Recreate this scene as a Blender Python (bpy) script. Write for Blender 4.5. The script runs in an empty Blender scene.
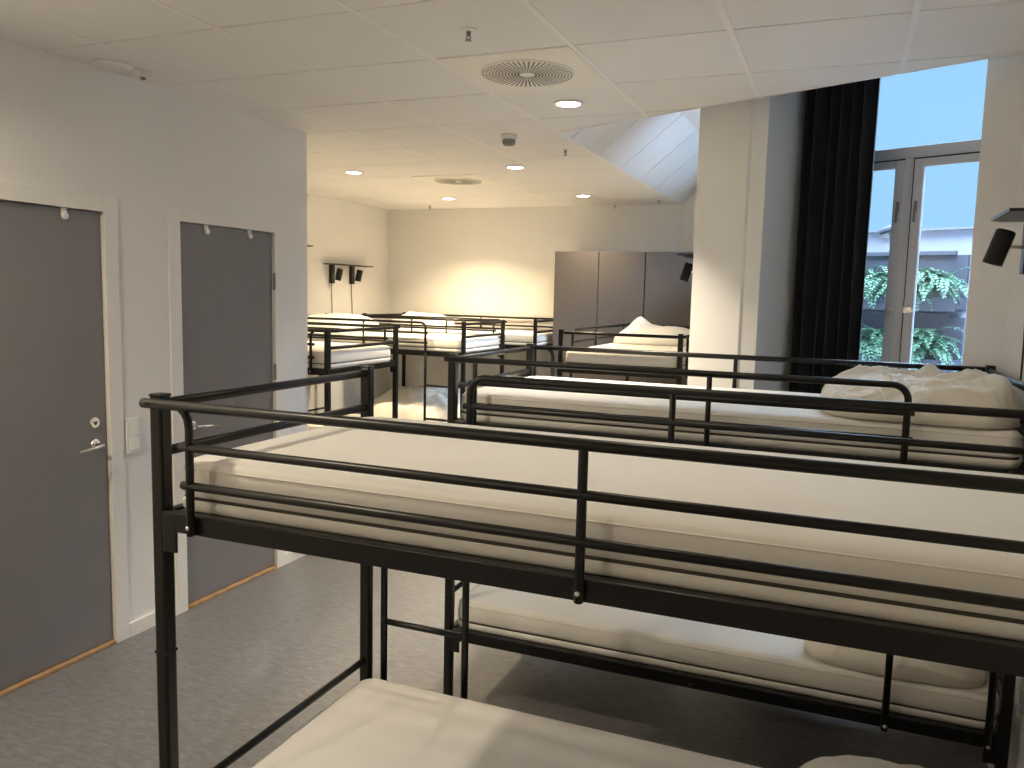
import bpy, bmesh, math, random
from math import sin, cos, pi, radians
from mathutils import Vector, Matrix, noise

S = bpy.context.scene
COL = S.collection
random.seed(7)

# ------------------------------------------------------------------ materials
def nt(name):
    m = bpy.data.materials.new(name); m.use_nodes = True
    t = m.node_tree; b = t.nodes['Principled BSDF']
    return m, t, b

def simple(name, col, rough=.6, metal=0., bump=0., bscale=200., var=0., vscale=6., spec=None, sheen=0.):
    m, t, b = nt(name)
    b.inputs['Base Color'].default_value = (*col, 1)
    b.inputs['Roughness'].default_value = rough
    b.inputs['Metallic'].default_value = metal
    if spec is not None: b.inputs['Specular IOR Level'].default_value = spec
    if sheen: b.inputs['Sheen Weight'].default_value = sheen
    tc = t.nodes.new('ShaderNodeTexCoord')
    if var:
        n = t.nodes.new('ShaderNodeTexNoise'); n.inputs['Scale'].default_value = vscale; n.inputs['Detail'].default_value = 4
        t.links.new(tc.outputs['Object'], n.inputs['Vector'])
        r = t.nodes.new('ShaderNodeValToRGB')
        r.color_ramp.elements[0].position = .3; r.color_ramp.elements[1].position = .7
        r.color_ramp.elements[0].color = (*[c*(1-var) for c in col], 1)
        r.color_ramp.elements[1].color = (*[min(1, c*(1+var)) for c in col], 1)
        t.links.new(n.outputs['Fac'], r.inputs['Fac']); t.links.new(r.outputs['Color'], b.inputs['Base Color'])
    if bump:
        n2 = t.nodes.new('ShaderNodeTexNoise'); n2.inputs['Scale'].default_value = bscale; n2.inputs['Detail'].default_value = 3
        t.links.new(tc.outputs['Object'], n2.inputs['Vector'])
        bp = t.nodes.new('ShaderNodeBump'); bp.inputs['Strength'].default_value = bump; bp.inputs['Distance'].default_value = .01
        t.links.new(n2.outputs['Fac'], bp.inputs['Height']); t.links.new(bp.outputs['Normal'], b.inputs['Normal'])
    return m

def emit(name, col, st):
    m, t, b = nt(name)
    b.inputs['Base Color'].default_value = (*col, 1)
    b.inputs['Emission Color'].default_value = (*col, 1); b.inputs['Emission Strength'].default_value = st
    return m

def floor_mat():
    m, t, b = nt('vinyl_floor')
    tc = t.nodes.new('ShaderNodeTexCoord')
    mp = t.nodes.new('ShaderNodeMapping'); mp.inputs['Scale'].default_value = (16, 52, 1)
    n = t.nodes.new('ShaderNodeTexNoise'); n.inputs['Scale'].default_value = 1.; n.inputs['Detail'].default_value = 5; n.inputs['Roughness'].default_value = .6
    n.inputs['Distortion'].default_value = .5
    r = t.nodes.new('ShaderNodeValToRGB')
    e = r.color_ramp.elements
    e[0].position = .25; e[0].color = (.130, .127, .132, 1)
    e[1].position = .8; e[1].color = (.240, .235, .24, 1)
    k = e.new(.5); k.color = (.170, .166, .17, 1)
    t.links.new(tc.outputs['Object'], mp.inputs['Vector']); t.links.new(mp.outputs['Vector'], n.inputs['Vector'])
    t.links.new(n.outputs['Fac'], r.inputs['Fac']); t.links.new(r.outputs['Color'], b.inputs['Base Color'])
    b.inputs['Roughness'].default_value = .42
    return m

def glass_mat():
    m = bpy.data.materials.new('window_glass'); m.use_nodes = True
    t = m.node_tree; t.nodes.clear()
    o = t.nodes.new('ShaderNodeOutputMaterial'); mx = t.nodes.new('ShaderNodeMixShader')
    tr = t.nodes.new('ShaderNodeBsdfTransparent'); gl = t.nodes.new('ShaderNodeBsdfGlossy'); gl.inputs['Roughness'].default_value = .02
    tr.inputs['Color'].default_value = (.96, .98, .98, 1)
    fr = t.nodes.new('ShaderNodeFresnel'); fr.inputs['IOR'].default_value = 1.3
    t.links.new(fr.outputs['Fac'], mx.inputs['Fac']); t.links.new(tr.outputs[0], mx.inputs[1]); t.links.new(gl.outputs[0], mx.inputs[2])
    t.links.new(mx.outputs[0], o.inputs['Surface'])
    return m

def fabric_mat(name, col, wr=.25, wscale=4., fine=.15):
    m, t, b = nt(name)
    b.inputs['Base Color'].default_value = (*col, 1); b.inputs['Roughness'].default_value = .9
    b.inputs['Specular IOR Level'].default_value = .2; b.inputs['Sheen Weight'].default_value = .15
    tc = t.nodes.new('ShaderNodeTexCoord')
    n1 = t.nodes.new('ShaderNodeTexNoise'); n1.inputs['Scale'].default_value = wscale; n1.inputs['Detail'].default_value = 3; n1.inputs['Distortion'].default_value = 1.2
    n2 = t.nodes.new('ShaderNodeTexNoise'); n2.inputs['Scale'].default_value = 500
    t.links.new(tc.outputs['Object'], n1.inputs['Vector']); t.links.new(tc.outputs['Object'], n2.inputs['Vector'])
    b1 = t.nodes.new('ShaderNodeBump'); b1.inputs['Strength'].default_value = wr; b1.inputs['Distance'].default_value = .02
    b2 = t.nodes.new('ShaderNodeBump'); b2.inputs['Strength'].default_value = fine; b2.inputs['Distance'].default_value = .001
    t.links.new(n1.outputs['Fac'], b1.inputs['Height']); t.links.new(n2.outputs['Fac'], b2.inputs['Height'])
    t.links.new(b1.outputs['Normal'], b2.inputs['Normal']); t.links.new(b2.outputs['Normal'], b.inputs['Normal'])
    return m

M = dict(
    wall=simple('wall_paint', (.80, .78, .745), .75, bump=.06, bscale=150, var=.012, vscale=2),
    ceil=simple('ceiling_tile', (.80, .78, .755), .85, bump=.12, bscale=260, var=.012, vscale=3),
    tbar=simple('ceiling_grid_paint', (.84, .81, .79), .5),
    gap=simple('grid_shadow_gap', (.34, .32, .31), .9),
    white=simple('white_enamel', (.80, .78, .74), .4),
    trim=simple('white_trim_paint', (.80, .77, .72), .45),
    door=simple('grey_door_laminate', (.205, .19, .192), .45, var=.03, vscale=3),
    dark=simple('dark_cabinet_laminate', (.135, .12, .117), .6, var=.03, vscale=3),
    wood=simple('oak_strip', (.42, .25, .12), .5, var=.2, vscale=20),
    black=simple('black_powder_coat', (.0065, .006, .006), .36, bump=.03, bscale=400, spec=.35),
    steel=simple('brushed_steel', (.72, .70, .67), .28, 1.),
    bolt=simple('zinc_bolt', (.75, .74, .72), .3, 1.),
    chrome=simple('satin_chrome', (.8, .78, .75), .2, 1.),
    mattress=fabric_mat('mattress_cover', (.80, .77, .72), .12, 3.),
    slat=simple('slat_wood', (.06, .05, .045), .7),
    piping=simple('dark_zip_piping', (.05, .042, .035), .8),
    hem=fabric_mat('mattress_hem', (.82, .79, .74), .0),
    duvet=fabric_mat('duvet_cotton', (.76, .72, .64), .35, 9.),
    duvetw=fabric_mat('pillow_cotton', (.82, .80, .77), .25, 8.),
    curtain=fabric_mat('black_curtain', (.012, .012, .015), .1, 5.),
    frame=simple('window_frame_paint', (.62, .60, .60), .45),
    glass=glass_mat(),
    floor=floor_mat(),
    rubber=simple('black_rubber', (.02, .02, .02), .8),
    plastic=simple('white_plastic', (.82, .80, .76), .35),
    greyplastic=simple('grey_plastic', (.22, .21, .20), .5),
    cream=simple('cream_metal', (.82, .79, .72), .5),
    hole=simple('dark_perforation', (.10, .085, .07), .9),
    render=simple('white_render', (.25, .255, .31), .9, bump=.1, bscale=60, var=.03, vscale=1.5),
    slatgrey=simple('charcoal_slat', (.035, .038, .055), .7, var=.15, vscale=8),
    leaf=simple('fern_leaf', (.055, .125, .075), .55, var=.5, vscale=12),
    lens=emit('downlight_lens', (1, .93, .82), 9.),
    bulb=simple('lamp_lens', (.55, .52, .48), .2),
)

# ------------------------------------------------------------------ mesh helpers
def bm_box(bm, x0, x1, y0, y1, z0, z1, mat=0, bev=0., mtx=None):
    vs = [bm.verts.new((x, y, z)) for z in (z0, z1) for y in (y0, y1) for x in (x0, x1)]
    fs = []
    for q in ((0, 2, 3, 1), (4, 5, 7, 6), (0, 1, 5, 4), (1, 3, 7, 5), (3, 2, 6, 7), (2, 0, 4, 6)):
        f = bm.faces.new([vs[i] for i in q]); f.material_index = mat; fs.append(f)
    if mtx is not None:
        for v in vs: v.co = mtx @ v.co
    if bev:
        es = list({e for f in fs for e in f.edges})
        bmesh.ops.bevel(bm, geom=es, offset=bev, segments=2, affect='EDGES', profile=.5)

def bm_prism(bm, pts, z0, z1, mat=0):
    a = [bm.verts.new((p[0], p[1], z0)) for p in pts]; b = [bm.verts.new((p[0], p[1], z1)) for p in pts]
    n = len(pts)
    for f in (a[::-1], b): bm.faces.new(f).material_index = mat
    for i in range(n): bm.faces.new((a[i], a[(i+1) % n], b[(i+1) % n], b[i])).material_index = mat

def bm_tube(bm, pts, r, seg=14, mat=0, rr=None, dome=True):
    """round tube along a polyline (list of Vectors), rounded ends"""
    pts = [Vector(p) for p in pts]
    P, Rr = [], []
    rad = rr or [r]*len(pts)
    if dome:
        d0 = (pts[0]-pts[1]).normalized(); d1 = (pts[-1]-pts[-2]).normalized()
        P.append(pts[0]+d0*rad[0]*.0); Rr.append(rad[0]*.72)
        P.append(pts[0]-d0*rad[0]*.25); Rr.append(rad[0])
        for i in range(1, len(pts)-1): P.append(pts[i]); Rr.append(rad[i])
        P.append(pts[-1]-d1*rad[-1]*.25); Rr.append(rad[-1]); P.append(pts[-1]); Rr.append(rad[-1]*.72)
    else:
        P, Rr = pts, rad
    up = None; rings = []
    for i, p in enumerate(P):
        t = (P[min(i+1, len(P)-1)]-P[max(i-1, 0)]).normalized()
        if up is None:
            up = Vector((0, 0, 1)) if abs(t.z) < .9 else Vector((1, 0, 0))
        x = t.cross(up).normalized(); up = x.cross(t).normalized()
        rings.append([bm.verts.new(p+(x*cos(2*pi*k/seg)+up*sin(2*pi*k/seg))*Rr[i]) for k in range(seg)])
    for a, b in zip(rings, rings[1:]):
        for k in range(seg):
            f = bm.faces.new((a[k], b[k], b[(k+1) % seg], a[(k+1) % seg])); f.smooth = True; f.material_index = mat
    bm.faces.new(rings[0]).material_index = mat; bm.faces.new(rings[-1][::-1]).material_index = mat

def bm_lathe(bm, prof, c=(0, 0, 0), seg=28, mat=0, mtx=None):
    """prof: (radius, z) pairs"""
    rings = []; c = Vector(c)
    for r, z in prof:
        ring = []
        for k in range(seg):
            v = Vector((r*cos(2*pi*k/seg), r*sin(2*pi*k/seg), z))
            if mtx is not None: v = mtx @ v
            ring.append(bm.verts.new(c+v))
        rings.append(ring)
    for a, b in zip(rings, rings[1:]):
        for k in range(seg):
            f = bm.faces.new((a[k], a[(k+1) % seg], b[(k+1) % seg], b[k])); f.smooth = True; f.material_index = mat
    bm.faces.new(rings[0][::-1]).material_index = mat; bm.faces.new(rings[-1]).material_index = mat

def obj(name, bm, mats, parent=None, smooth=False):
    bmesh.ops.recalc_face_normals(bm, faces=bm.faces[:])
    me = bpy.data.meshes.new(name); bm.to_mesh(me); bm.free()
    if smooth:
        for p in me.polygons: p.use_smooth = True
    for m in (mats if isinstance(mats, (list, tuple)) else [mats]): me.materials.append(m)
    o = bpy.data.objects.new(name, me); COL.objects.link(o)
    if parent is not None: o.parent = parent
    return o

def tag(o, label, cat, group=None, kind=None):
    o['label'] = label; o['category'] = cat
    if group: o['group'] = group
    if kind: o['kind'] = kind
    return o

def thing(name, label, cat, loc=(0, 0, 0), rz=0., group=None):
    o = bpy.data.objects.new(name, None); COL.objects.link(o)
    o.empty_display_size = .1; o.location = loc; o.rotation_euler = (0, 0, rz)
    return tag(o, label, cat, group)

def struct(name, bm, mats, parent=None, smooth=False):
    o = obj(name, bm, mats, parent, smooth)
    if parent is None: o['kind'] = 'structure'
    return o

def dup(root, loc, rz, label, **kw):
    r = root.copy(); COL.objects.link(r); r.location = loc; r.rotation_euler = (0, 0, rz); r['label'] = label
    for k, v in kw.items(): r[k] = v
    for ch in list(root.children):
        c = ch.copy(); COL.objects.link(c); c.parent = r
        for g in list(ch.children):
            d = g.copy(); COL.objects.link(d); d.parent = c
    return r

def box(x0, x1, y0, y1, z0, z1, bev=0.):
    bm = bmesh.new(); bm_box(bm, x0, x1, y0, y1, z0, z1, bev=bev); return bm

def tube(pts, r, seg=14):
    bm = bmesh.new(); bm_tube(bm, pts, r, seg); return bm

# ------------------------------------------------------------------ dimensions (metres, floor z = 0, camera above the origin)
CAMZ = 1.7159
HC = 2.6808            # suspended ceiling
XL = -3.153            # wall with the grey doors
XF = -5.08             # far left wall
YB = 8.49              # back wall
XR = .605              # right wall
TOP = 3.4
A_ = radians(-24)
DV = Vector((cos(A_), sin(A_), 0)); NV = Vector((-sin(A_), cos(A_), 0)); WC = 3.72
def wp(s, D, z=0.): # a point on the slanted window wall: s along it, D behind its face
    p = DV*s+NV*(WC+D); return Vector((p.x, p.y, z))
WM = Matrix(((DV.x, NV.x, 0, NV.x*WC), (DV.y, NV.y, 0, NV.y*WC), (0, 0, 1, 0), (0, 0, 0, 1)))

# ------------------------------------------------------------------ camera
cam = bpy.data.cameras.new('camera'); co = bpy.data.objects.new('camera', cam); COL.objects.link(co)
yaw, pit, rol = radians(-22.1275), radians(6.3021), radians(1.3557)
f = Vector((sin(yaw)*cos(pit), cos(yaw)*cos(pit), -sin(pit))); r = Vector((cos(yaw), -sin(yaw), 0)); u = r.cross(f)
r2 = r*cos(rol)+u*sin(rol); u2 = -r*sin(rol)+u*cos(rol)
co.matrix_world = Matrix(((r2.x, u2.x, -f.x, 0), (r2.y, u2.y, -f.y, 0), (r2.z, u2.z, -f.z, CAMZ), (0, 0, 0, 1)))
cam.sensor_fit = 'HORIZONTAL'; cam.sensor_width = 36; cam.lens = 36*809.53/1024; cam.clip_start = .05
S.camera = co

# ------------------------------------------------------------------ room shell
OUT = [(-5.3, -2.2), (.8, -2.2), (.8, 4.1), tuple(wp(-1.0, .75)[:2]), tuple(wp(-2.495, .75)[:2]), (-.92, 5.45), (-.7, 5.45), (-.7, 9.), (-5.3, 9.)]
bm = bmesh.new(); bm_prism(bm, OUT, -.1, 0.); struct('floor', bm, M['floor'])
bm = bmesh.new(); bm_prism(bm, OUT, TOP, TOP+.1); struct('ceiling_slab', bm, M['wall'])

# left wall with two door openings
bm = bmesh.new()
D1 = (2.0, 2.772); D2 = (3.198, 3.968); DH = 2.062
TW = .18
for y0, y1, z0, z1 in ((-2.0, D1[0], 0, TOP), (D1[0], D1[1], DH, TOP), (D1[1], D2[0], 0, TOP), (D2[0], D2[1], DH, TOP), (D2[1], 4.28, 0, TOP)):
    bm_box(bm, XL-TW, XL, y0, y1, z0, z1)
bm_box(bm, XF, XL-TW, 4.1, 4.28, 0, TOP)
bm_box(bm, XL-TW-.06, XL-TW, -2.0, 4.1, 0, TOP)  # unseen backing added behind the door openings to block leaking daylight
struct('wall_left', bm, M['wall'])
struct('wall_far_left', box(XF-.2, XF, 4.1, 9., 0, TOP), M['wall'])
struct('wall_back', box(XF, -1.6, YB, 9., 0, TOP), M['wall'])
bm = bmesh.new(); bm_prism(bm, [(-1.6, YB), (-.92, 8.2), (-.7, 8.2), (-.7, 9.), (-1.6, 9.)], 0, TOP); struct('wall_back_return', bm, M['wall'])
bm = bmesh.new()
for q in ((5.45, 8.2, 0, 2.15), (5.45, 8.2, 3.03, TOP), (5.45, 5.7, 2.15, 3.03), (7.9, 8.2, 2.15, 3.03)): bm_box(bm, -.92, -.7, *q)
struct('wall_alcove_right', bm, M['wall'])
struct('wall_right', box(XR, XR+.19, -2., (WC-NV.x*XR)/NV.y-.003, 0, TOP), M['wall'])
struct('wall_front', box(-5.3, .8, -2.2, -2., 0, TOP), M['wall'])
bm = bmesh.new()
bm_prism(bm, [wp(-2.495, 0)[:2], wp(-2.2, 0)[:2], wp(-2.19, .012)[:2], wp(-2.115, .03)[:2], wp(-2.115, .75)[:2], wp(-2.495, .75)[:2]], 0, TOP)
struct('wall_pillar', bm, M['wall'])
bm = bmesh.new()
k = (WC-NV.x*XR)/NV.y
bm_prism(bm, [wp(-1.14, 0)[:2], (XR, k), (.8, k-.002), (.8, 4.1), wp(-1.0, .75)[:2], wp(-1.14, .75)[:2]], 0, TOP)
struct('wall_window', bm, M['wall'])
bm = bmesh.new(); bm_box(bm, -2.115, -1.14, .52, .75, 0, .9, mtx=WM); bm_box(bm, -2.115, -1.14, .5, .75, 3.25, TOP, mtx=WM)
struct('wall_window_sill', bm, M['wall'])

# suspended ceiling: tiles clipped to the room, metal grid, sloped panels
def clip(poly, a, b, c): # keep a*x+b*y <= c
    out = []
    for i in range(len(poly)):
        p, q = poly[i], poly[(i+1) % len(poly)]
        dp, dq = a*p[0]+b*p[1]-c, a*q[0]+b*q[1]-c
        if dp <= 0: out.append(p)
        if dp*dq < 0:
            t = dp/(dp-dq); out.append((p[0]+(q[0]-p[0])*t, p[1]+(q[1]-p[1])*t))
    return out
GX, GY = -1.6444, 2.4972
EN = Vector((.9577-.9577+.4028, .9153)); EC = 3.606
bt = bmesh.new(); bg = bmesh.new(); bl = bmesh.new()
for i in range(-7, 5):
    for j in range(-9, 12):
        x0, x1, y0, y1 = GX+.6*i, GX+.6*(i+1), GY+.6*j, GY+.6*(j+1)
        for (m_, zz, zt, tgt) in ((0., HC, HC+.018, 'g'), (.004, HC, HC+.018, 't')):
            gx = .0 if tgt == 'g' else .012
            gy = .0 if tgt == 'g' else .0045
            poly = [(x0+gx, y0+gy), (x1-gx, y0+gy), (x1-gx, y1-gy), (x0+gx, y1-gy)]
            poly = clip(poly, -1, 0, -XF+.0); poly = clip(poly, 1, 0, XR) if poly else poly
            poly = clip(poly, 0, 1, YB) if poly else poly; poly = clip(poly, 0, -1, 2.0) if poly else poly
            if poly and i >= 0: poly = clip(poly, EN.x, EN.y, EC)
            if len(poly) < 3: continue
            if tgt == 't': bm_prism(bt, poly, HC, HC+.02)
            else: bm_prism(bl, poly, HC+.0201, HC+.035)
struct('ceiling', bt, M['ceil'])
struct('ceiling_plenum', bl, M['gap'])
# main runners (along the room) and cross bars
for i in range(-6, 5):
    x = GX+.6*i
    if x < XF or x > XR: continue
    y1 = YB if i <= 0 else (EC-EN.x*x)/EN.y
    bm_box(bg, x-.0115, x+.0115, -2., y1, HC-.0015, HC+.019)
for j in range(-7, 11):
    y = GY+.6*j
    if y > YB-.01: continue
    xe = XR if y < 3.66 else GX
    if 3.66 <= y < 4.6: xe = (EC-EN.y*y)/EN.x
    bm_box(bg, XF, xe, y-.004, y+.002, HC+.004, HC+.019)
struct('trim_1', bg, M['tbar'])
# edge angle along the free edges of the ceiling
bm = bmesh.new()
e0 = Vector((GX, 4.665)); e1 = Vector((XR, (EC-EN.x*XR)/EN.y))
q = EN*.012
bm_prism(bm, [e0[:], e1[:], (e1+q)[:], (e0+q)[:]], HC-.003, HC+.16)
bm_box(bm, GX-.004, GX+.008, 4.665, YB, HC-.003, HC+.03)
struct('trim_2', bm, M['tbar'])
# sloped panels rising towards the window side, one strip per 0.6 m
SLP = .83
bm = bmesh.new(); bs = bmesh.new()
js = [GY+.6*j for j in range(4, 11)]
ys = [4.3]+js[0:]
ys = [y for y in ys if y < YB]+[YB]
for a, b in zip(ys, ys[1:]):
    x0, x1 = GX+.008, -1.19
    z0, z1 = HC+.0, HC+SLP*(x1-x0)
    for t, (g, dz, tgt) in enumerate(((.005, 0, bm), (0., .012, bs))):
        v = [(x0, a+g, z0+dz), (x0, b-g, z0+dz), (x1, b-g, z1+dz), (x1, a+g, z1+dz)]
        lo = [tgt.verts.new(p) for p in v]; hi = [tgt.verts.new((p[0], p[1], p[2]+.011)) for p in v]
        tgt.faces.new(lo); tgt.faces.new(hi[::-1])
        for k_ in range(4): tgt.faces.new((lo[k_], hi[k_], hi[(k_+1) % 4], lo[(k_+1) % 4]))
bm_box(bm, -1.19, -.92, 4.9, YB, HC+SLP*(-1.19-GX), HC+SLP*(-1.19-GX)+.02)
struct('ceiling_sloped', bm, M['ceil']); struct('ceiling_sloped_backing', bs, M['greyplastic'])

# baseboards
bm = bmesh.new()
for y0, y1 in ((-2., 1.925), (2.832, 3.148), (4.018, 4.28)): bm_box(bm, XL, XL+.014, y0, y1, 0, .072, bev=.002)
struct('baseboard_left', bm, M['trim'])
struct('baseboard_back', box(XF+.014, -2.8, YB-.014, YB, 0, .072), M['trim'])
struct('baseboard_far_left', box(XF, XF+.014, 4.28, YB, 0, .072), M['trim'])

# ------------------------------------------------------------------ doors in the left wall
def door(idx, y0, y1, handle_at_far, label):
    o0, o1 = y0, y1
    bm = bmesh.new()
    # casing
    w = .06
    for a, b, z0, z1 in ((o0-w, o0+.016, 0, DH+.058), (o1-.016, o1+w-.002, 0, DH+.058), (o0+.016, o1-.016, DH-.016, DH+.058)):
        bm_box(bm, XL-.02, XL+.012, a, b, z0, z1, bev=.002)
    # lining
    for a, b in ((o0, o0+.016), (o1-.016, o1)): bm_box(bm, XL-TW, XL-.02, a, b, 0, DH)
    fr = struct('trim_%d' % (idx+2), bm, M['trim'])
    bm = box(XL-.048, XL-.010, y0+.02, y1-.02, .022, DH-.02, bev=.002)
    d = struct('door_%d' % idx, bm, M['door']); d['label'] = label
    yh = (y1-.088) if handle_at_far else (y0+.095)
    sg = -1 if handle_at_far else 1
    bm = bmesh.new()
    rot = Matrix.Rotation(pi/2, 4, 'Y')
    bm_lathe(bm, [(.026, 0), (.026, .008), (.02, .011)], (XL-.010, yh, .985), mtx=rot)
    bm_tube(bm, [(XL-.002, yh, .985), (XL+.045, yh, .985), (XL+.052, yh+sg*.012, .985), (XL+.05, yh+sg*.06, .98), (XL+.045, yh+sg*.13, .972)], .008, 12)
    h = obj('door_handle', bm, M['chrome'], d); h['label'] = 'satin steel lever handle'
    bm = bmesh.new()
    bm_lathe(bm, [(.027, 0), (.027, .007), (.022, .010)], (XL-.010, yh, 1.085), mtx=rot)
    bm_lathe(bm, [(.012, .010), (.010, .016)], (XL-.010, yh, 1.085), seg=3, mtx=rot, mat=1)
    obj('lock_rosette', bm, [M['chrome'], M['hole']], d)
    yhng = y0+.012 if handle_at_far else y1-.014
    for z in (1.76, .30, 1.22):
        bm = bmesh.new(); bm_tube(bm, [(XL+.004, yhng, z-.05), (XL+.004, yhng, z+.05)], .009, 10)
        obj('hinge', bm, M['greyplastic'] if not handle_at_far else M['steel'], d)
    struct('trim_%d' % (idx+4), box(XL-.06, XL+.01, y0+.016, y1-.016, 0, .018, bev=.004), M['wood'])
    return d
door(1, D1[0], D1[1], True, 'grey door nearest the camera in the left wall')
door(2, D2[0], D2[1], False, 'grey door near the end of the left wall')

def door_hook(y, label):
    bm = bmesh.new()
    bm_box(bm, XL-.0105, XL-.004, y-.014, y+.014, DH-.05, DH-.017, bev=.002)
    bm_lathe(bm, [(.017, 0), (.017, .006), (.012, .012)], (XL-.004, y, DH-.052), seg=18, mtx=Matrix.Rotation(pi/2, 4, 'Y'))
    tag(obj('door_bumper', bm, M['plastic']), label, 'door bumper', 'white bumpers on the door tops')
door_hook(2.565, 'white round bumper on top edge of the nearest grey door')
door_hook(3.415, 'white round bumper, left one of two on the far grey door')
door_hook(3.752, 'white round bumper, right one of two on the far grey door')

t = thing('light_switch', 'white double rocker light switch on wall between the two grey doors', 'light switch', (XL, 2.89, .995))
obj('frame', box(0, .012, -.043, .043, -.087, .087, bev=.003), M['plastic'], t)
for z in (.036, -.036):
    bm = bmesh.new(); bm_box(bm, .0115, .019, -.029, .029, z-.030, z+.030, bev=.002); obj('rocker', bm, M['plastic'], t)

# ------------------------------------------------------------------ bunk bed prototype (local x along length, y across, origin at one post)
L, W, T = 1.985, .855, 1.4766
ZU, ZL = 1.169, .301          # underside of the side beams
def make_bunk(label):
    R = thing('bunk_bed', label, 'bunk bed', (0, 0, 0), 0, 'black metal bunk beds')
    K = M['black']
    for x in (0, L):
        for y in (0, W):
            bm = bmesh.new()
            bm_box(bm, x-.017, x+.017, y-.017, y+.017, .012, T-.004, bev=.006)
            p = obj('post', bm, K, R)
            bm = bmesh.new(); bm_box(bm, x-.0175, x+.0175, y-.0175, y+.0175, T-.006, T+.001, bev=.003); obj('post_cap', bm, K, p)
            bm = bmesh.new(); bm_box(bm, x-.0175, x+.0175, y-.0175, y+.0175, .874, .880); obj('joint_sleeve', bm, K, p)
            bm = bmesh.new(); bm_box(bm, x-.020, x+.020, y-.020, y+.020, 0, .014, bev=.003); obj('foot', bm, M['rubber'], p)
    # side and end beams of both bunks
    for z in (ZU, ZL):
        for y, sg in ((0, -1), (W, 1)):
            b = obj('side_beam', box(.016, L-.016, y+sg*.0055-.0125, y+sg*.0055+.0125, z, z+.045, bev=.003), K, R)
            for x in (.10, L/2, L-.10):
                bm = bmesh.new(); bm_lathe(bm, [(.0075, 0), (.0075, .003), (.004, .006)], (x, y+sg*.0175, z+.013), seg=12, mtx=Matrix.Rotation(sg*-pi/2, 4, 'X'))
                if z == ZL: obj('bolt', bm, K, b)
                else:
                    bm.free()
            for x in (0, L):
                sx = 1 if x == 0 else -1
                bm = bmesh.new(); xa, xb = sorted((x+sx*.016, x+sx*.055)); bm_box(bm, xa, xb, y+sg*.0155-.003, y+sg*.0155+.004, z-.048, z+.04, bev=.002)
                obj('beam_bracket', bm, K, b)
        for x in (0, L):
            obj('end_beam', box(x-.0125, x+.0125, .016, W-.016, z, z+.04, bev=.003), K, R)
        # slatted base
        bm = bmesh.new()
        for y in (.03, W-.03): bm_box(bm, .02, L-.02, y-.022, y+.016, z+.006, z+.0353)
        n = 13
        for i in range(n):
            x = .09+(L-.18)*i/(n-1); bm_box(bm, x-.03, x+.03, .016, W-.016, z+.026, z+.0353, bev=.002)
        obj('slat_base', bm, M['slat'], R)
    # end rails
    for x in (0, L):
        for z in (T-.022, 1.345): obj('end_rail', tube([(x, .018, z), (x, W-.018, z)], .0115), K, R)
        obj('end_rail', tube([(x, .018, .494), (x, W-.018, .494)], .011), K, R)
    # full-length guard on the y = 0 side
    g = -.0285
    for z, rr, xa in ((1.458, .0112, -.024), (1.3685, .0094, .082), (1.2835, .0094, .086)):
        bm = tube([(xa, g, z), (L-xa, g, z)], rr, 16)
        o = obj('guard_rail', bm, K, R)
        if rr > .011:
            for x in (0, L):
                bm = bmesh.new(); sx = -1 if x == 0 else 1
                bm_lathe(bm, [(.0055, 0), (.0055, .0015), (.003, .003)], (x+sx*.006, g-.0107, z), seg=10, mtx=Matrix.Rotation(pi/2, 4, 'X'))
                obj('bolt', bm, M['hole'], o)
    for x, bx in ((.109, -1), (1.0, 0), (L-.109, 1)):
        o = obj('guard_upright', tube([(x+bx*.022, g, 1.452), (x+bx*.012, g, 1.445), (x+bx*.004, g, 1.432), (x, g, 1.411), (x, g, 1.30), (x, g-.001, ZU+.002)], .0092, 12), K, R)
        bm = bmesh.new(); bm_lathe(bm, [(.0048, 0), (.0048, .002), (.0025, .004)], (x, g-.0095, ZU+.022), seg=12, mtx=Matrix.Rotation(pi/2, 4, 'X'))
        obj('bolt', bm, M['bolt'], o)
    # ladder side: shorter guard with a bent corner, ladder at the x = 0 end
    g = W+.0285; xv = .352
    pts = [(xv, g, ZU+.002), (xv, g, 1.30), (xv, g, 1.458-.05)]
    for k_ in range(1, 8):
        a = k_/8*pi/2; pts.append((xv+.05*(1-cos(a)), g, 1.458-.05+.05*sin(a)))
    pts += [(xv+.05, g, 1.458), (L/2, g, 1.458), (L+.024, g, 1.458)]
    obj('bent_guard_rail', tube(pts, .0112, 16), K, R)
    for z in (1.3685, 1.2835): obj('guard_rail', tube([(xv-.022, g, z), (L-.085, g, z)], .0094), K, R)
    for x in (.978, L-.109):
        o = obj('guard_upright', tube([(x, g, 1.452), (x, g, ZU+.002)], .0092, 12), K, R)
        bm = bmesh.new(); bm_lathe(bm, [(.0048, 0), (.0048, .002), (.0025, .004)], (x, g+.0092, ZU+.022), seg=12, mtx=Matrix.Rotation(-pi/2, 4, 'X'))
        obj('bolt', bm, M['bolt'], o)
    gl = g+.004
    ld = obj('ladder_rail', tube([(.048, gl, 1.215), (.048, gl, .9), (.048, gl, .298)], .0115, 12), K, R)
    l2 = obj('ladder_rail', tube([(xv-.004, gl, ZU+.03), (xv-.004, gl, .9), (xv-.004, gl, .298)], .0115, 12), K, R)
    for o, x in ((ld, .048), (l2, xv-.004)):
        bm = bmesh.new(); bm_lathe(bm, [(.006, 0), (.006, .002), (.003, .0045)], (x, gl+.0112, .318), seg=12, mtx=Matrix.Rotation(-pi/2, 4, 'X'))
        obj('bolt', bm, M['bolt'], o)
    for z in (.622, .915): obj('rung', tube([(.048, gl, z), (xv-.004, gl, z)], .0105, 12), K, R)
    return R

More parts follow.
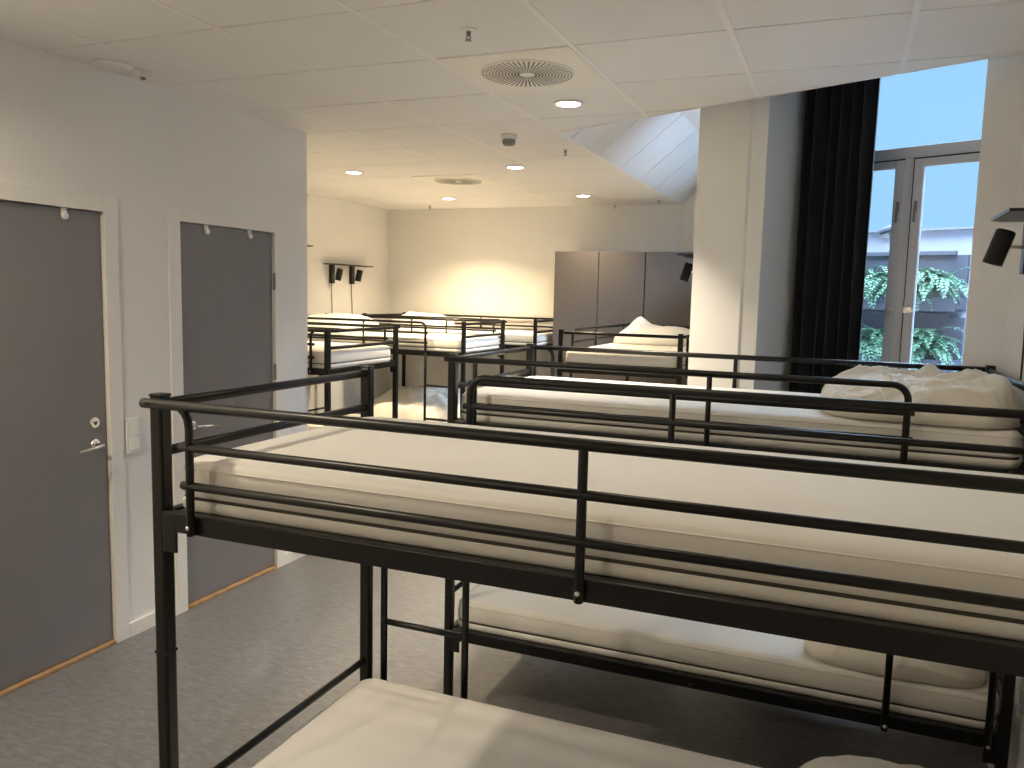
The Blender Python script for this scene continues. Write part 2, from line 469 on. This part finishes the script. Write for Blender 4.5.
MT = .121
def rrect(x0, x1, y0, y1, r, n=6):
    out = []
    for cx, cy, a0 in ((x1-r, y1-r, 0), (x0+r, y1-r, pi/2), (x0+r, y0+r, pi), (x1-r, y0+r, 3*pi/2)):
        for k_ in range(n+1):
            a = a0+k_/n*pi/2; out.append((cx+r*cos(a), cy+r*sin(a)))
    return out

def make_mattress(label):
    x0, x1, y0, y1 = .010, L-.010, .020, W-.020
    bm = bmesh.new(); rings = []
    prof = [(.0, .018), (.004, .006), (.010, .001), (.026, 0), (.031, .003), (.035, .010), (.040, .003), (.048, 0), (.08, .001), (.103, .003), (.113, .009), (.118, .018), (.1205, .032)]
    for z, ins in prof:
        rings.append([bm.verts.new((p[0], p[1], z)) for p in rrect(x0+ins, x1-ins, y0+ins, y1-ins, .05)])
    n = len(rings[0])
    for a, b in zip(rings, rings[1:]):
        for k_ in range(n):
            fc = bm.faces.new((a[k_], a[(k_+1) % n], b[(k_+1) % n], b[k_])); fc.smooth = True
    # crowned top in two more rings
    top = [bm.verts.new((p[0], p[1], .1215)) for p in rrect(x0+.09, x1-.09, y0+.09, y1-.09, .05)]
    for k_ in range(n):
        fc = bm.faces.new((rings[-1][k_], rings[-1][(k_+1) % n], top[(k_+1) % n], top[k_])); fc.smooth = True
    bm.faces.new(rings[0][::-1]); bm.faces.new(top).smooth = True
    o = tag(obj('mattress', bm, M['mattress']), label, 'mattress', 'white mattresses on the bunk beds')
    def band(name, z, ins, rad, mat):
        path = [Vector((p[0], p[1], z)) for p in rrect(x0+ins, x1-ins, y0+ins, y1-ins, .05)]
        bm = bmesh.new(); seg = 6; rg = []
        m = len(path)
        for i in range(m):
            t_ = (path[(i+1) % m]-path[i-1]).normalized(); s_ = t_.cross(Vector((0, 0, 1)))
            rg.append([bm.verts.new(path[i]+s_*cos(2*pi*k_/seg)*rad+Vector((0, 0, sin(2*pi*k_/seg)*rad))) for k_ in range(seg)])
        for i in range(m):
            a, b = rg[i], rg[(i+1) % m]
            for k_ in range(seg): bm.faces.new((a[k_], b[k_], b[(k_+1) % seg], a[(k_+1) % seg])).smooth = True
        return obj(name, bm, mat, o)
    band('seam_piping', .035, .006, .0042, M['piping'])
    band('top_hem', .1035, .003, .0022, M['hem'])
    return o

beds = {
    'A': ((-1.407, 1.369, 0), 0, 'nearest black metal bunk bed, filling the foreground beside the grey doors'),
    'B': ((.558, 3.740, 0), pi, 'black metal bunk bed directly behind the nearest one, its end by the window'),
    'C': ((-5.041, 4.358, 0), 0, 'black metal bunk bed just past the end of the wall with doors'),
    'D': ((-2.985, 7.079, 0), pi, 'black metal bunk bed at mid far left with a large rumpled duvet below'),
    'E': ((-2.843, 8.430, 0), pi, 'black metal bunk bed along the back wall, left of the dark cabinets'),
    'F': ((-1.016, 5.520, 0), pi/2, 'black metal bunk bed standing end-on in front of the dark cabinets'),
}
names = {'A': 'the nearest bunk bed in the foreground', 'B': 'the bunk bed directly behind the nearest one', 'C': 'the bunk bed just past the end of the door wall',
         'D': 'the middle far-left bunk', 'E': 'the bunk bed along the back wall', 'F': 'the end-on bunk bed before the dark cabinets'}
proto = make_bunk(beds['A'][2]); pm = make_mattress('white mattress on the top bunk of '+names['A'])
for k_, (loc, rz, lab) in beds.items():
    if k_ == 'A':
        proto.location = loc; proto.rotation_euler = (0, 0, rz)
        pm.location = (loc[0], loc[1], ZU+.0355)
        dup(pm, (loc[0], loc[1], ZL+.0355), rz, 'white mattress on the bottom bunk of '+names[k_])
        continue
    dup(proto, loc, rz, lab)
    for z, w_ in ((ZU+.0355, 'top'), (ZL+.0355, 'bottom')):
        dup(pm, (loc[0], loc[1], z), rz, 'white mattress, %s bunk of %s' % (w_, names[k_]))
MU = ZU+.0355+.1215; ML = ZL+.0355+.1215

# ------------------------------------------------------------------ bedding
def rumple(name, label, cat, cx, cy, z, lx, ly, h, seed, mat, rz=0., fold=.5, p=2.6, peaks=(), nx=64, ny=44, group=None, low=0.):
    bm = bmesh.new(); top = []; bot = []
    off = Vector((seed*13.7, seed*7.3, seed*3.1))
    for j in range(ny+1):
        rt, rb = [], []
        for i in range(nx+1):
            u_, v_ = i/nx*2-1, j/ny*2-1
            # map the square onto a rounded outline with an uneven edge
            a = math.atan2(v_, u_); m_ = max(abs(u_), abs(v_))
            if m_ > 0:
                k1 = (abs(cos(a))**4+abs(sin(a))**4)**(-.25)
                wob = 1+.07*noise.noise(Vector((cos(a)*1.6, sin(a)*1.6, seed)))
                px, py = m_*k1*cos(a)*wob, m_*k1*sin(a)*wob
            else: px = py = 0
            x, y = px*lx/2, py*ly/2
            e = max(0, 1-m_**p)**(1/2.2)
            q1 = noise.noise(Vector((x*4, y*4, 0))+off)
            q2 = noise.noise(Vector((x*7+q1*1.4, y*13+q1*1.8, 0))+off)
            q3 = noise.noise(Vector((x*16+q2, y*11-q2, 4))+off)
            hh = h*e*(1+fold*(.50*q1+.42*(1-2*abs(q2))+.16*q3))
            q4 = noise.noise(Vector((x*5+q3*.8+q1, y*19+q1*2.2, 9))+off); q5 = noise.noise(Vector((x*17-q1*2, y*6+q3, 2))+off)
            hh += min(1, .3+e)*fold*(.028*(.35-abs(q4))+.018*(.3-abs(q5)))
            for (ax, ay, ar, ah) in peaks:
                hh += ah*math.exp(-((x-ax)**2+(y-ay)**2)/ar**2)*min(1, e*1.6)
            hh = max(hh, .0)+.003
            rt.append(bm.verts.new((x, y, hh))); rb.append(bm.verts.new((x*.97, y*.97, 0)))
        top.append(rt); bot.append(rb)
    for j in range(ny):
        for i in range(nx):
            bm.faces.new((top[j][i], top[j][i+1], top[j+1][i+1], top[j+1][i])).smooth = True
            bm.faces.new((bot[j][i], bot[j+1][i], bot[j+1][i+1], bot[j][i+1]))
    for i in range(nx):
        bm.faces.new((bot[0][i], bot[0][i+1], top[0][i+1], top[0][i])); bm.faces.new((top[ny][i], top[ny][i+1], bot[ny][i+1], bot[ny][i]))
    for j in range(ny):
        bm.faces.new((bot[j+1][0], bot[j][0], top[j][0], top[j+1][0])); bm.faces.new((top[j+1][nx], top[j][nx], bot[j][nx], bot[j+1][nx]))
    o = obj(name, bm, mat); o.location = (cx, cy, z); o.rotation_euler = (0, 0, rz)
    return tag(o, label, cat, group)

rumple('duvet', 'crumpled cream duvet heaped on the top bunk in front of the window', 'duvet', .255, 3.31, MU+.001, .65, .78, .10, 3, M['duvet'], fold=.75,
       peaks=((.26, -.20, .12, .085), (.06, .10, .035, .03), (-.19, .05, .12, .03), (.08, -.31, .08, .03)), nx=150, ny=150)
rumple('duvet', 'folded cream duvet at the right end of the bottom bunk behind the nearest bed', 'duvet', .235, 3.16, ML+.001, .60, .50, .105, 5, M['duvet'], fold=.8, nx=120, ny=100)
rumple('duvet', 'cream duvet edge showing on the bottom bunk of the nearest bed, bottom of the photo', 'duvet', .26, 1.96, ML+.001, .66, .48, .13, 9, M['duvet'], fold=.35)
rumple('duvet', 'large rumpled beige duvet on the bottom bunk of the middle bed at far left', 'duvet', -3.56, 6.64, ML+.001, 1.08, .74, .34, 11, M['duvet'], fold=.38, nx=90, ny=70)
rumple('duvet', 'flattened white duvet on the left top bunk under the wall lamps', 'duvet', -4.55, 6.66, MU+.001, .72, .70, .155, 14, M['duvetw'], fold=.12)
rumple('pillow', 'white pillow on the top bunk along the back wall, left corner', 'pillow', -4.36, 8.05, MU+.001, .66, .55, .15, 17, M['duvetw'], fold=.15, peaks=((-.18, .0, .06, .025),))
rumple('duvet', 'bright white duvet with a tall hump on the top bunk before the dark cabinets', 'duvet', -1.46, 6.9, MU+.001, .72, .55, .135, 21, M['duvetw'], fold=.25,
       peaks=((-.17, .0, .085, .075), (.2, 0, .2, .01)))

# ------------------------------------------------------------------ dark cabinets by the back wall
def cabinet(x0, x1, y0, label, doors, back=.02):
    t = thing('wardrobe', label, 'wardrobe', ((x0+x1)/2, y0, 0), 0, 'dark cabinets on the back wall')
    hw = (x1-x0)/2
    obj('carcass', box(-hw, hw, .02, YB-y0-back, .0, 2.165, bev=.002), M['dark'], t)
    n = doors
    for i in range(n):
        a, b = -hw+2*hw*i/n, -hw+2*hw*(i+1)/n
        d = obj('door', box(a+.003, b-.003, 0, .02, .06, 2.163, bev=.002), M['dark'], t)
        bm = bmesh.new(); bm_tube(bm, [(b-.05, -.012, 1.0), (b-.05, -.012, 1.14)], .006, 10); bm_box(bm, b-.053, b-.047, -.012, .002, 1.01, 1.02); bm_box(bm, b-.053, b-.047, -.012, .002, 1.12, 1.13)
        obj('handle', bm, M['black'], d)
cabinet(-2.775, -1.838, 7.90, 'dark grey double-door cabinet, left unit beside the back-wall bunk', 2)
cabinet(-1.832, -1.36, 7.905, 'dark grey single-door cabinet, right unit next to the pillar', 1, .16)

# ------------------------------------------------------------------ wall lamps with a little shelf (local: wall is the plane x = 0, lamp towards +x)
def make_lamp(label, tilt=14):
    t = thing('wall_lamp', label, 'wall lamp', (0, 0, 0), 0, 'black wall spotlights over the top bunks')
    bm = bmesh.new(); bm_prism(bm, [(0, -.13), (.085, -.13), (.128, -.09), (.128, .27), (0, .27)], .100, .110)
    obj('shelf', bm, M['black'], t)
    obj('wall_bracket', box(0, .035, -.032, .032, -.095, .100, bev=.005), M['black'], t)
    obj('arm', tube([(.03, 0, .0), (.06, 0, .0), (.085, 0, .0)], .006, 10), M['steel'], t)
    rot = Matrix.Rotation(radians(tilt), 4, 'Y')
    bm = bmesh.new(); c = (.108, 0, .0)
    bm_lathe(bm, [(.028, .062), (.032, .058), (.033, .052), (.033, -.058), (.034, -.062), (.029, -.062), (.027, -.053)][::-1], c, 26, mtx=rot)
    h = obj('lamp_head', bm, M['black'], t)
    bm = bmesh.new(); bm_lathe(bm, [(.028, -.057), (.026, -.054)], c, 26, mtx=rot); obj('lamp_lens', bm, M['bulb'], h)
    bm = tube([(.014, 0, -.095), (.010, .004, -.2), (.008, .018, -.34), (.008, .02, -.47)], .0035, 8)
    obj('cable', bm, M['rubber'], t)
    return t
lp = make_lamp('black wall lamp under a small shelf, left of the two on the far left wall')
lp.location = (XF, 7.30, 1.885)
dup(lp, (XF, 7.68, 1.885), 0, 'black wall lamp under a small shelf, right of the two on the far left wall')
l2 = make_lamp('black wall lamp with small shelf at the right edge, beside the window', -17)
l2.location = (XR, 3.37, 1.925); l2.rotation_euler = (0, 0, pi)
dup(l2, (-.92, 5.68, 1.90), pi, 'black wall lamp in front of the dark cabinets, half hidden by the pillar')
dup(lp, (XF, 6.55, 2.045), 0, 'black wall lamp whose shelf tip just shows past the door wall end')

# ------------------------------------------------------------------ ceiling fittings
WARM = (1., .80, .50)
def downlight(x, y, label, power, colr=WARM, spread=120):
    t = thing('downlight', label, 'downlight', (x, y, HC), 0, 'round recessed ceiling downlights')
    bm = bmesh.new(); bm_lathe(bm, [(.062, .0), (.078, -.001), (.080, -.006), (.066, -.009), (.060, -.004)], seg=32); obj('trim_ring', bm, M['white'], t)
    bm = bmesh.new(); bm_lathe(bm, [(.059, -.0065), (.050, -.0085)], seg=32); obj('lens', bm, M['lens'], t)
    li = bpy.data.lights.new('downlight_beam', 'AREA'); li.shape = 'DISK'; li.size = .11; li.energy = power; li.color = colr; li.spread = radians(spread)
    lo = bpy.data.objects.new('downlight_beam', li); COL.objects.link(lo); lo.parent = t; lo.location = (0, 0, -.013)
PW = 17
downlight(-1.352, 3.991, 'round downlight nearest the camera, just past the big perforated air vent', PW*.64, (1, .87, .68), 92)
downlight(-2.382, 5.82, 'round downlight in mid ceiling, past the grey smoke detector', PW*.86)
downlight(-3.78, 5.76, 'round downlight on the left, just past the end of the door wall', PW*.86)
downlight(-3.82, 7.55, 'round downlight farthest left, close to the back wall corner', PW*.86)
downlight(-2.396, 7.60, 'round downlight close to the back wall, above the dark cabinets', PW*.25)
for x, y, pw, sp in ((-2.6, 1.1, .80, 165), (-.5, 1.9, .08, 150), (-2.2, -1.2, .70, 160)):  # unseen fill lights added in front, standing in for ceiling lamps out of view
    li = bpy.data.lights.new('front_fill_light', 'AREA'); li.shape = 'DISK'; li.size = .11; li.energy = PW*pw; li.color = (1, .86, .65); li.spread = radians(sp)
    lo = bpy.data.objects.new('front_fill_light', li); COL.objects.link(lo); lo.location = (x, y, HC-.013)

def diffuser(x, y, label, sc=1.):
    t = thing('air_diffuser', label, 'air vent', (x, y, HC), 0, 'perforated ceiling air vents')
    obj('face_plate', box(-.288, .288, -.295, .295, -.004, .004, bev=.0015), M['cream'], t)
    bm = bmesh.new(); bm_lathe(bm, [(.204, -.003), (.204, -.009), (.199, -.012), (.001, -.012)], seg=64)
    for ring in range(1, 13):
        rr = .026+.0139*ring; n = 54
        for k_ in range(n):
            a = 2*pi*(k_+.5*(ring % 2)*0)/n
            w_ = min(.0038, rr*pi/n*.55); c, s = cos(a), sin(a)
            qs = [(rr-.0042, -w_), (rr+.0042, -w_), (rr+.0042, w_), (rr-.0042, w_)]
            v = [bm.verts.new((x_*c-y_*s, x_*s+y_*c, -.0128)) for x_, y_ in qs]
            v2 = [bm.verts.new((p_.co.x, p_.co.y, -.0121)) for p_ in v]
            bm.faces.new(v).material_index = 1
            for i in range(4): bm.faces.new((v[i], v[(i+1) % 4], v2[(i+1) % 4], v2[i])).material_index = 1
    obj('perforated_disc', bm, [M['cream'], M['hole']], t)
diffuser(-1.344, 3.397, 'large round perforated air vent in the ceiling, nearest the camera')
diffuser(-3.144, 6.397, 'faint round perforated air vent far back in the ceiling')

def sprinkler(x, y, label, sc=1., dark=True):
    t = thing('sprinkler', label, 'sprinkler', (x, y, HC), 0, 'ceiling sprinkler heads')
    bm = bmesh.new(); bm_lathe(bm, [(.032*sc, 0), (.034*sc, -.003), (.026*sc, -.007), (.012, -.008)], seg=28); obj('rosette', bm, M['white'], t)
    bm = bmesh.new(); bm_lathe(bm, [(.009, -.006), (.009, -.018), (.006, -.020), (.006, -.024)], seg=16)
    for sx in (-1, 1): bm_tube(bm, [(sx*.006, 0, -.022), (sx*.009, 0, -.029), (sx*.003, 0, -.038)], .0022, 8)
    obj('frame_body', bm, M['greyplastic'] if dark else M['steel'], t)
    bm = bmesh.new(); bm_lathe(bm, [(.004, -.036), (.012, -.038), (.012, -.040)], seg=16); obj('deflector', bm, M['greyplastic'], t)
sprinkler(-1.344, 2.80, 'sprinkler head with white rosette in the nearest ceiling tile row')
sprinkler(-1.78, 5.22, 'small dark sprinkler beside the corner of the sloped ceiling panels', .6)
sprinkler(-4.351, 8.15, 'tiny sprinkler above the far left back corner', .5)
sprinkler(-1.76, 8.05, 'small dark sprinkler at the far end of the sloped ceiling panels', .6)
sprinkler(-2.30, 8.40, 'dark sprinkler against the back wall above the cabinets', .9)

t = thing('smoke_detector', 'grey smoke detector hanging below the mid ceiling', 'smoke detector', (-1.958, 4.671, HC))
bm = bmesh.new(); bm_lathe(bm, [(.052, 0), (.052, -.022), (.046, -.028)], seg=28); obj('base', bm, M['plastic'], t)
bm = bmesh.new(); bm_lathe(bm, [(.04, -.026), (.04, -.05), (.03, -.062), (.012, -.064)], seg=28); obj('sensor_head', bm, M['greyplastic'], t)
t = thing('smoke_alarm', 'flat white round alarm on the ceiling beside the left wall', 'smoke alarm', (-3.05, 2.74, HC))
bm = bmesh.new(); bm_lathe(bm, [(.085, 0), (.088, -.006), (.080, -.014), (.03, -.018)], seg=36); obj('housing', bm, M['plastic'], t)
bm = bmesh.new(); bm_lathe(bm, [(.060, -.0155), (.045, -.0185), (.035, -.0195)], seg=36); obj('centre_cap', bm, M['white'], t)
t = thing('motion_sensor', 'small white sensor box on the ceiling next to the flat alarm', 'sensor', (-2.99, 2.86, HC))
obj('housing', box(-.022, .022, -.03, .03, -.032, 0, bev=.006), M['plastic'], t)
bm = bmesh.new(); bm_lathe(bm, [(.014, -.030), (.010, -.040), (.004, -.043)], (-.004, 0, 0), seg=18); obj('sensor_eye', bm, M['greyplastic'], t)

# ------------------------------------------------------------------ window, curtain, courtyard
WD = .55
s0, s1 = -2.115, -1.14
win = bpy.data.objects.new('window_1', None); COL.objects.link(win); win['kind'] = 'structure'
def wbox(name, a, b, d0, d1, z0, z1, mat, par, bev=.003):
    bm = bmesh.new(); bm_box(bm, a, b, d0, d1, z0, z1, bev=bev, mtx=WM); return obj(name, bm, mat, par)
bm = bmesh.new()
for a, b, z0, z1 in ((s0, s0+.05, .9, 3.25), (s1-.05, s1, .9, 3.25), (s0+.05, s1-.05, .9, .96), (s0+.05, s1-.05, 3.19, 3.25), (s0+.05, s1-.05, 2.435, 2.492), (-1.645, -1.598, .96, 2.435)):
    bm_box(bm, a, b, WD, WD+.06, z0, z1, bev=.003, mtx=WM)
obj('window_frame', bm, M['frame'], win)
bm = bmesh.new()
for q in ((-1.6005, -1.5965, .96, 2.435), (s0+.05, -1.645, 2.4285, 2.4345), (-1.598, s1-.05, 2.4285, 2.4345)): bm_box(bm, q[0], q[1], WD-.008, WD+.01, q[2], q[3], mtx=WM)
obj('gasket', bm, M['rubber'], win)
for nm, a, b in (('l', s0+.052, -1.642), ('r', -1.60, s1-.052)):
    bm = bmesh.new(); z0, z1 = .962, 2.430
    w_ = .048
    for q in ((a, a+w_, z0, z1), (b-w_, b, z0, z1), (a+w_, b-w_, z0, z0+w_), (a+w_, b-w_, z1-.04, z1)):
        bm_box(bm, q[0], q[1], WD-.006, WD+.022, q[2], q[3], bev=.003, mtx=WM)
    sh = obj('sash', bm, M['frame'], win)
    wbox('pane', a+w_-.004, b-w_+.004, WD+.010, WD+.016, z0+w_-.004, z1-.036, M['glass'], sh, 0)
    sx = (b-.022) if nm == 'l' else (a+.022)
    bm = bmesh.new()
    bm_box(bm, sx-.008, sx+.008, WD-.012, WD-.005, 2.17, 2.225, bev=.002, mtx=WM); bm_box(bm, sx-.005, sx+.005, WD-.022, WD-.010, 2.12, 2.20, bev=.002, mtx=WM)
    obj('latch', bm, M['greyplastic'], sh)
    bm = bmesh.new(); bm_box(bm, sx-.02, sx+.02, WD-.016, WD-.005, 1.67, 1.70, bev=.002, mtx=WM); bm_box(bm, sx-.006, sx+.03, WD-.024, WD-.014, 1.675, 1.69, bev=.002, mtx=WM)
    obj('latch', bm, M['steel'], sh)
wbox('pane', s0+.048, s1-.048, WD+.02, WD+.026, 2.49, 3.192, M['glass'], win, 0)
wbox('window_sill', s0, s1, .44, WD, .875, .9, M['frame'], win)

# second, hidden window of the bay between pillar and alcove
p0 = wp(-2.495, .75); p1 = Vector((-.92, 5.45, 0)); dd = (p1-p0).normalized(); nn = Vector((-dd.y, dd.x, 0)); ln = (p1-p0).length
if nn.dot(Vector((1, 1, 0))) < 0: nn = -nn
W2 = Matrix(((dd.x, nn.x, 0, p0.x), (dd.y, nn.y, 0, p0.y), (0, 0, 1, 0), (0, 0, 0, 1)))
w2 = bpy.data.objects.new('window_2', None); COL.objects.link(w2); w2['kind'] = 'structure'
bm = bmesh.new()
for a, b, z0, z1 in ((0, .06, .9, 3.3), (ln-.06, ln, .9, 3.3), (.06, ln-.06, .9, .96), (.06, ln-.06, 3.24, 3.3), (ln/2-.03, ln/2+.03, .96, 3.24)):
    bm_box(bm, a, b, .0, .08, z0, z1, mtx=W2)
obj('window_frame', bm, M['frame'], w2)
for a, b in ((.058, ln/2-.028), (ln/2+.028, ln-.058)):
    bm = bmesh.new(); bm_box(bm, a, b, .03, .036, .958, 3.242, mtx=W2); obj('pane', bm, M['glass'], w2)
bm = bmesh.new(); bm_box(bm, 0, ln, 0, .16, 0, .9, mtx=W2); bm_box(bm, 0, ln, 0, .16, 3.3, TOP, mtx=W2); struct('wall_bay', bm, M['wall'])

w3 = bpy.data.objects.new('added_window', None); COL.objects.link(w3); w3['kind'] = 'structure'  # unseen clerestory window, added to bring more daylight onto the sloped panels
bm = bmesh.new()
for q in ((5.7, 7.9, 2.15, 2.2), (5.7, 7.9, 2.98, 3.03), (5.7, 5.75, 2.2, 2.98), (7.85, 7.9, 2.2, 2.98), (6.78, 6.82, 2.2, 2.98)): bm_box(bm, -.80, -.74, *q)
obj('window_frame', bm, M['frame'], w3)
for q in ((5.748, 6.782), (6.818, 7.852)): obj('pane', box(-.775, -.769, q[0], q[1], 2.198, 2.982), M['glass'], w3)

# curtain
t = thing('curtain', 'black floor-length curtain drawn to the left side of the window', 'curtain', (0, 0, 0))
bm = bmesh.new(); n = 150; zs = [.03, .5, 1., 1.5, 2., 2.5, 2.9, 3.15]
rf, rb = [], []
for z in zs:
    a_, b_ = [], []
    for i in range(n+1):
        u_ = i/n; s = -2.107+.396*u_+.005*sin(z*1.3+u_*9)*min(1, u_*8)
        k1 = sin(u_*2*pi*6.5+.4*sin(z*.9))*.038+sin(u_*2*pi*2.7+1)*.014+.008*sin(u_*31+z)
        k1 += max(0, 1-u_/.07)*.16
        a_.append(bm.verts.new(wp(s, .345+k1, z))); b_.append(bm.verts.new(wp(s+max(0, 1-u_/.07)*.004, .349+k1, z)))
    rf.append(a_); rb.append(b_)
for j in range(len(zs)-1):
    for i in range(n):
        bm.faces.new((rf[j][i], rf[j][i+1], rf[j+1][i+1], rf[j+1][i])).smooth = True
        bm.faces.new((rb[j][i], rb[j+1][i], rb[j+1][i+1], rb[j][i+1])).smooth = True
    for i in (0, n): bm.faces.new((rf[j][i], rf[j+1][i], rb[j+1][i], rb[j][i]))
for j in (0, len(zs)-1):
    for i in range(n): bm.faces.new((rf[j][i], rf[j][i+1], rb[j][i+1], rb[j][i]))
obj('drape', bm, M['curtain'], t)
bm = bmesh.new(); bm_box(bm, -2.112, -1.145, .33, .365, 3.15, 3.17, mtx=WM); obj('curtain_track', bm, M['white'], t)

# courtyard wall with planters
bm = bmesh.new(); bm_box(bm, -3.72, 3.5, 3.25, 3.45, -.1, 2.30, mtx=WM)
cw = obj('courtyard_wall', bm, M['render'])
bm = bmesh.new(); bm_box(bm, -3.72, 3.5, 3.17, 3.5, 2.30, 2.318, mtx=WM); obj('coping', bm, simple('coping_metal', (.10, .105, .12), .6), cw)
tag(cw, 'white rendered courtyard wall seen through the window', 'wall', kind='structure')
bm = bmesh.new(); bm_prism(bm, [wp(-2.6, .78)[:2], wp(3.5, .78)[:2], wp(3.5, 6)[:2], (2, 11), (-.68, 11), (-.68, 5.5)], -.2, -.1)
tag(obj('courtyard_ground', bm, simple('paving', (.48, .48, .49), .9, var=.1)), 'grey courtyard ground outside the window', 'ground', kind='structure')
def fern(s, z, label, seed, h=.35, n=64):
    rnd = random.Random(seed); bm = bmesh.new()
    for q in range(n):
        ph = rnd.uniform(0, 2*pi); Lf = h*rnd.uniform(.6, 1.15); el = rnd.uniform(.1, 1.1)
        base = Vector((rnd.uniform(-.12, .12), rnd.uniform(-.05, .03), rnd.uniform(-.0, .05)))
        dirv = Vector((cos(ph)*cos(el), -abs(sin(ph))*cos(el)*.8, sin(el)))
        pts = []; p = base.copy(); v = dirv.copy(); K_ = 12
        for i in range(K_+1):
            pts.append(p.copy()); v = (v+Vector((0, 0, -.16))).normalized(); p = p+v*(Lf/K_)
        for i in range(1, K_+1):
            t_ = (pts[i]-pts[i-1]).normalized(); sd = t_.cross(Vector((rnd.uniform(-.3, .3), rnd.uniform(-.3, .3), 1))).normalized()
            ll = .055*(1-(i/K_)**2*.8)*rnd.uniform(.8, 1.3); wd = .011
            for sg in (-1, 1):
                a = pts[i]; b = a+(sd*sg+t_*.5+Vector((0, 0, -.15))).normalized()*ll; m_ = (a+b)/2; w_ = t_*wd
                up_ = sd.cross(t_)*.0015
                vs = [bm.verts.new(x) for x in (a, m_-w_, b, m_+w_)]; bm.faces.new(vs)
            if i > 1:
                bm.faces.new([bm.verts.new(x) for x in (pts[i-1], pts[i], pts[i]+Vector((0, 0, .004)), pts[i-1]+Vector((0, 0, .004)))])
    o = obj('fern', bm, M['leaf']); o.location = wp(s, 3.08, z); o.rotation_euler = (0, 0, A_)
    tag(o, label, 'plant', 'ferns in the courtyard planters')
for row, (zt, zb, nm) in enumerate(((2.105, 1.665, 'upper'), (1.615, 1.18, 'lower'))):
    t = thing('wall_planter', 'charcoal slatted planter box on the courtyard wall, %s one' % nm, 'planter', (0, 0, 0), 0, 'courtyard wall planters')
    bm = bmesh.new(); bm_box(bm, -3.55, -2.14, 3.2, 3.25, zb, zt, mtx=WM); obj('back_panel', bm, M['slatgrey'], t)
    bm = bmesh.new()
    bm_box(bm, -3.55, -2.14, 2.98, 3.0, zb, zb+.11, mtx=WM, bev=.003); bm_box(bm, -3.55, -2.14, 3.0, 3.2, zb, zb+.02, mtx=WM)
    for s in (-3.55, -2.155): bm_box(bm, s, s+.015, 3.0, 3.2, zb, zb+.11, mtx=WM)
    obj('trough', bm, M['slatgrey'], t)
    bm = bmesh.new(); bm_box(bm, -3.55, -2.22, 3.16, 3.2, zt-.0, zt+.03, mtx=WM); obj('top_rail', bm, M['slatgrey'], t)
    for i, (s, w_) in enumerate(((-3.2, 'hidden mostly by the curtain'), (-2.82, 'in the left window sash'), (-2.56, 'behind the window mullion'), (-2.36, 'in the right window sash'))):
        fern(s, zb+.20, 'green fern in the %s courtyard planter, %s' % (nm, w_), 40+row*10+i)
t = thing('security_camera', 'small grey security camera on the courtyard wall, in the left sash', 'security camera', wp(-2.78, 3.25, 2.29), A_)
obj('wall_mount', box(-.03, .03, -.05, 0, -.04, .03, bev=.004), M['greyplastic'], t)
bm = bmesh.new(); bm_lathe(bm, [(.020, -.06), (.024, -.055), (.024, .05), (.018, .055)], (0.02, -.08, .03), 20, mtx=Matrix.Rotation(radians(70), 4, 'Y')); obj('camera_body', bm, M['slatgrey'], t)
bm = bmesh.new(); bm_lathe(bm, [(.02, 0), (.02, .03), (.012, .035)], wp(-2.085, 3.25, 2.04), 16, mtx=Matrix.Rotation(pi/2, 4, 'X'))
tag(obj('wall_spotlight', bm, M['greyplastic']), 'tiny dark fitting on the courtyard wall right of the upper planter', 'light fitting')

# ------------------------------------------------------------------ daylight
w = bpy.data.worlds.new('overcast_sky'); S.world = w; w.use_nodes = True
bgd = w.node_tree.nodes['Background']
# pale blue near the horizon (what the window shows), much brighter overcast overhead
wt = w.node_tree
tc = wt.nodes.new('ShaderNodeTexCoord'); sx = wt.nodes.new('ShaderNodeSeparateXYZ'); cr = wt.nodes.new('ShaderNodeValToRGB')
wt.links.new(tc.outputs['Generated'], sx.inputs[0]); wt.links.new(sx.outputs['Z'], cr.inputs['Fac'])
ee = cr.color_ramp.elements
SK = .431
ee[0].position = .31; ee[0].color = (.36*SK, .67*SK, 1.02*SK, 1)
ee[1].position = .55; ee[1].color = (15*SK, 20*SK, 27*SK, 1)
wt.links.new(cr.outputs['Color'], bgd.inputs['Color']); bgd.inputs['Strength'].default_value = 1.0

S.view_settings.view_transform = 'Standard'; S.view_settings.look = 'None'
S.view_settings.gamma = 1; S.view_settings.exposure = 1.33; S.view_settings.use_curve_mapping = False
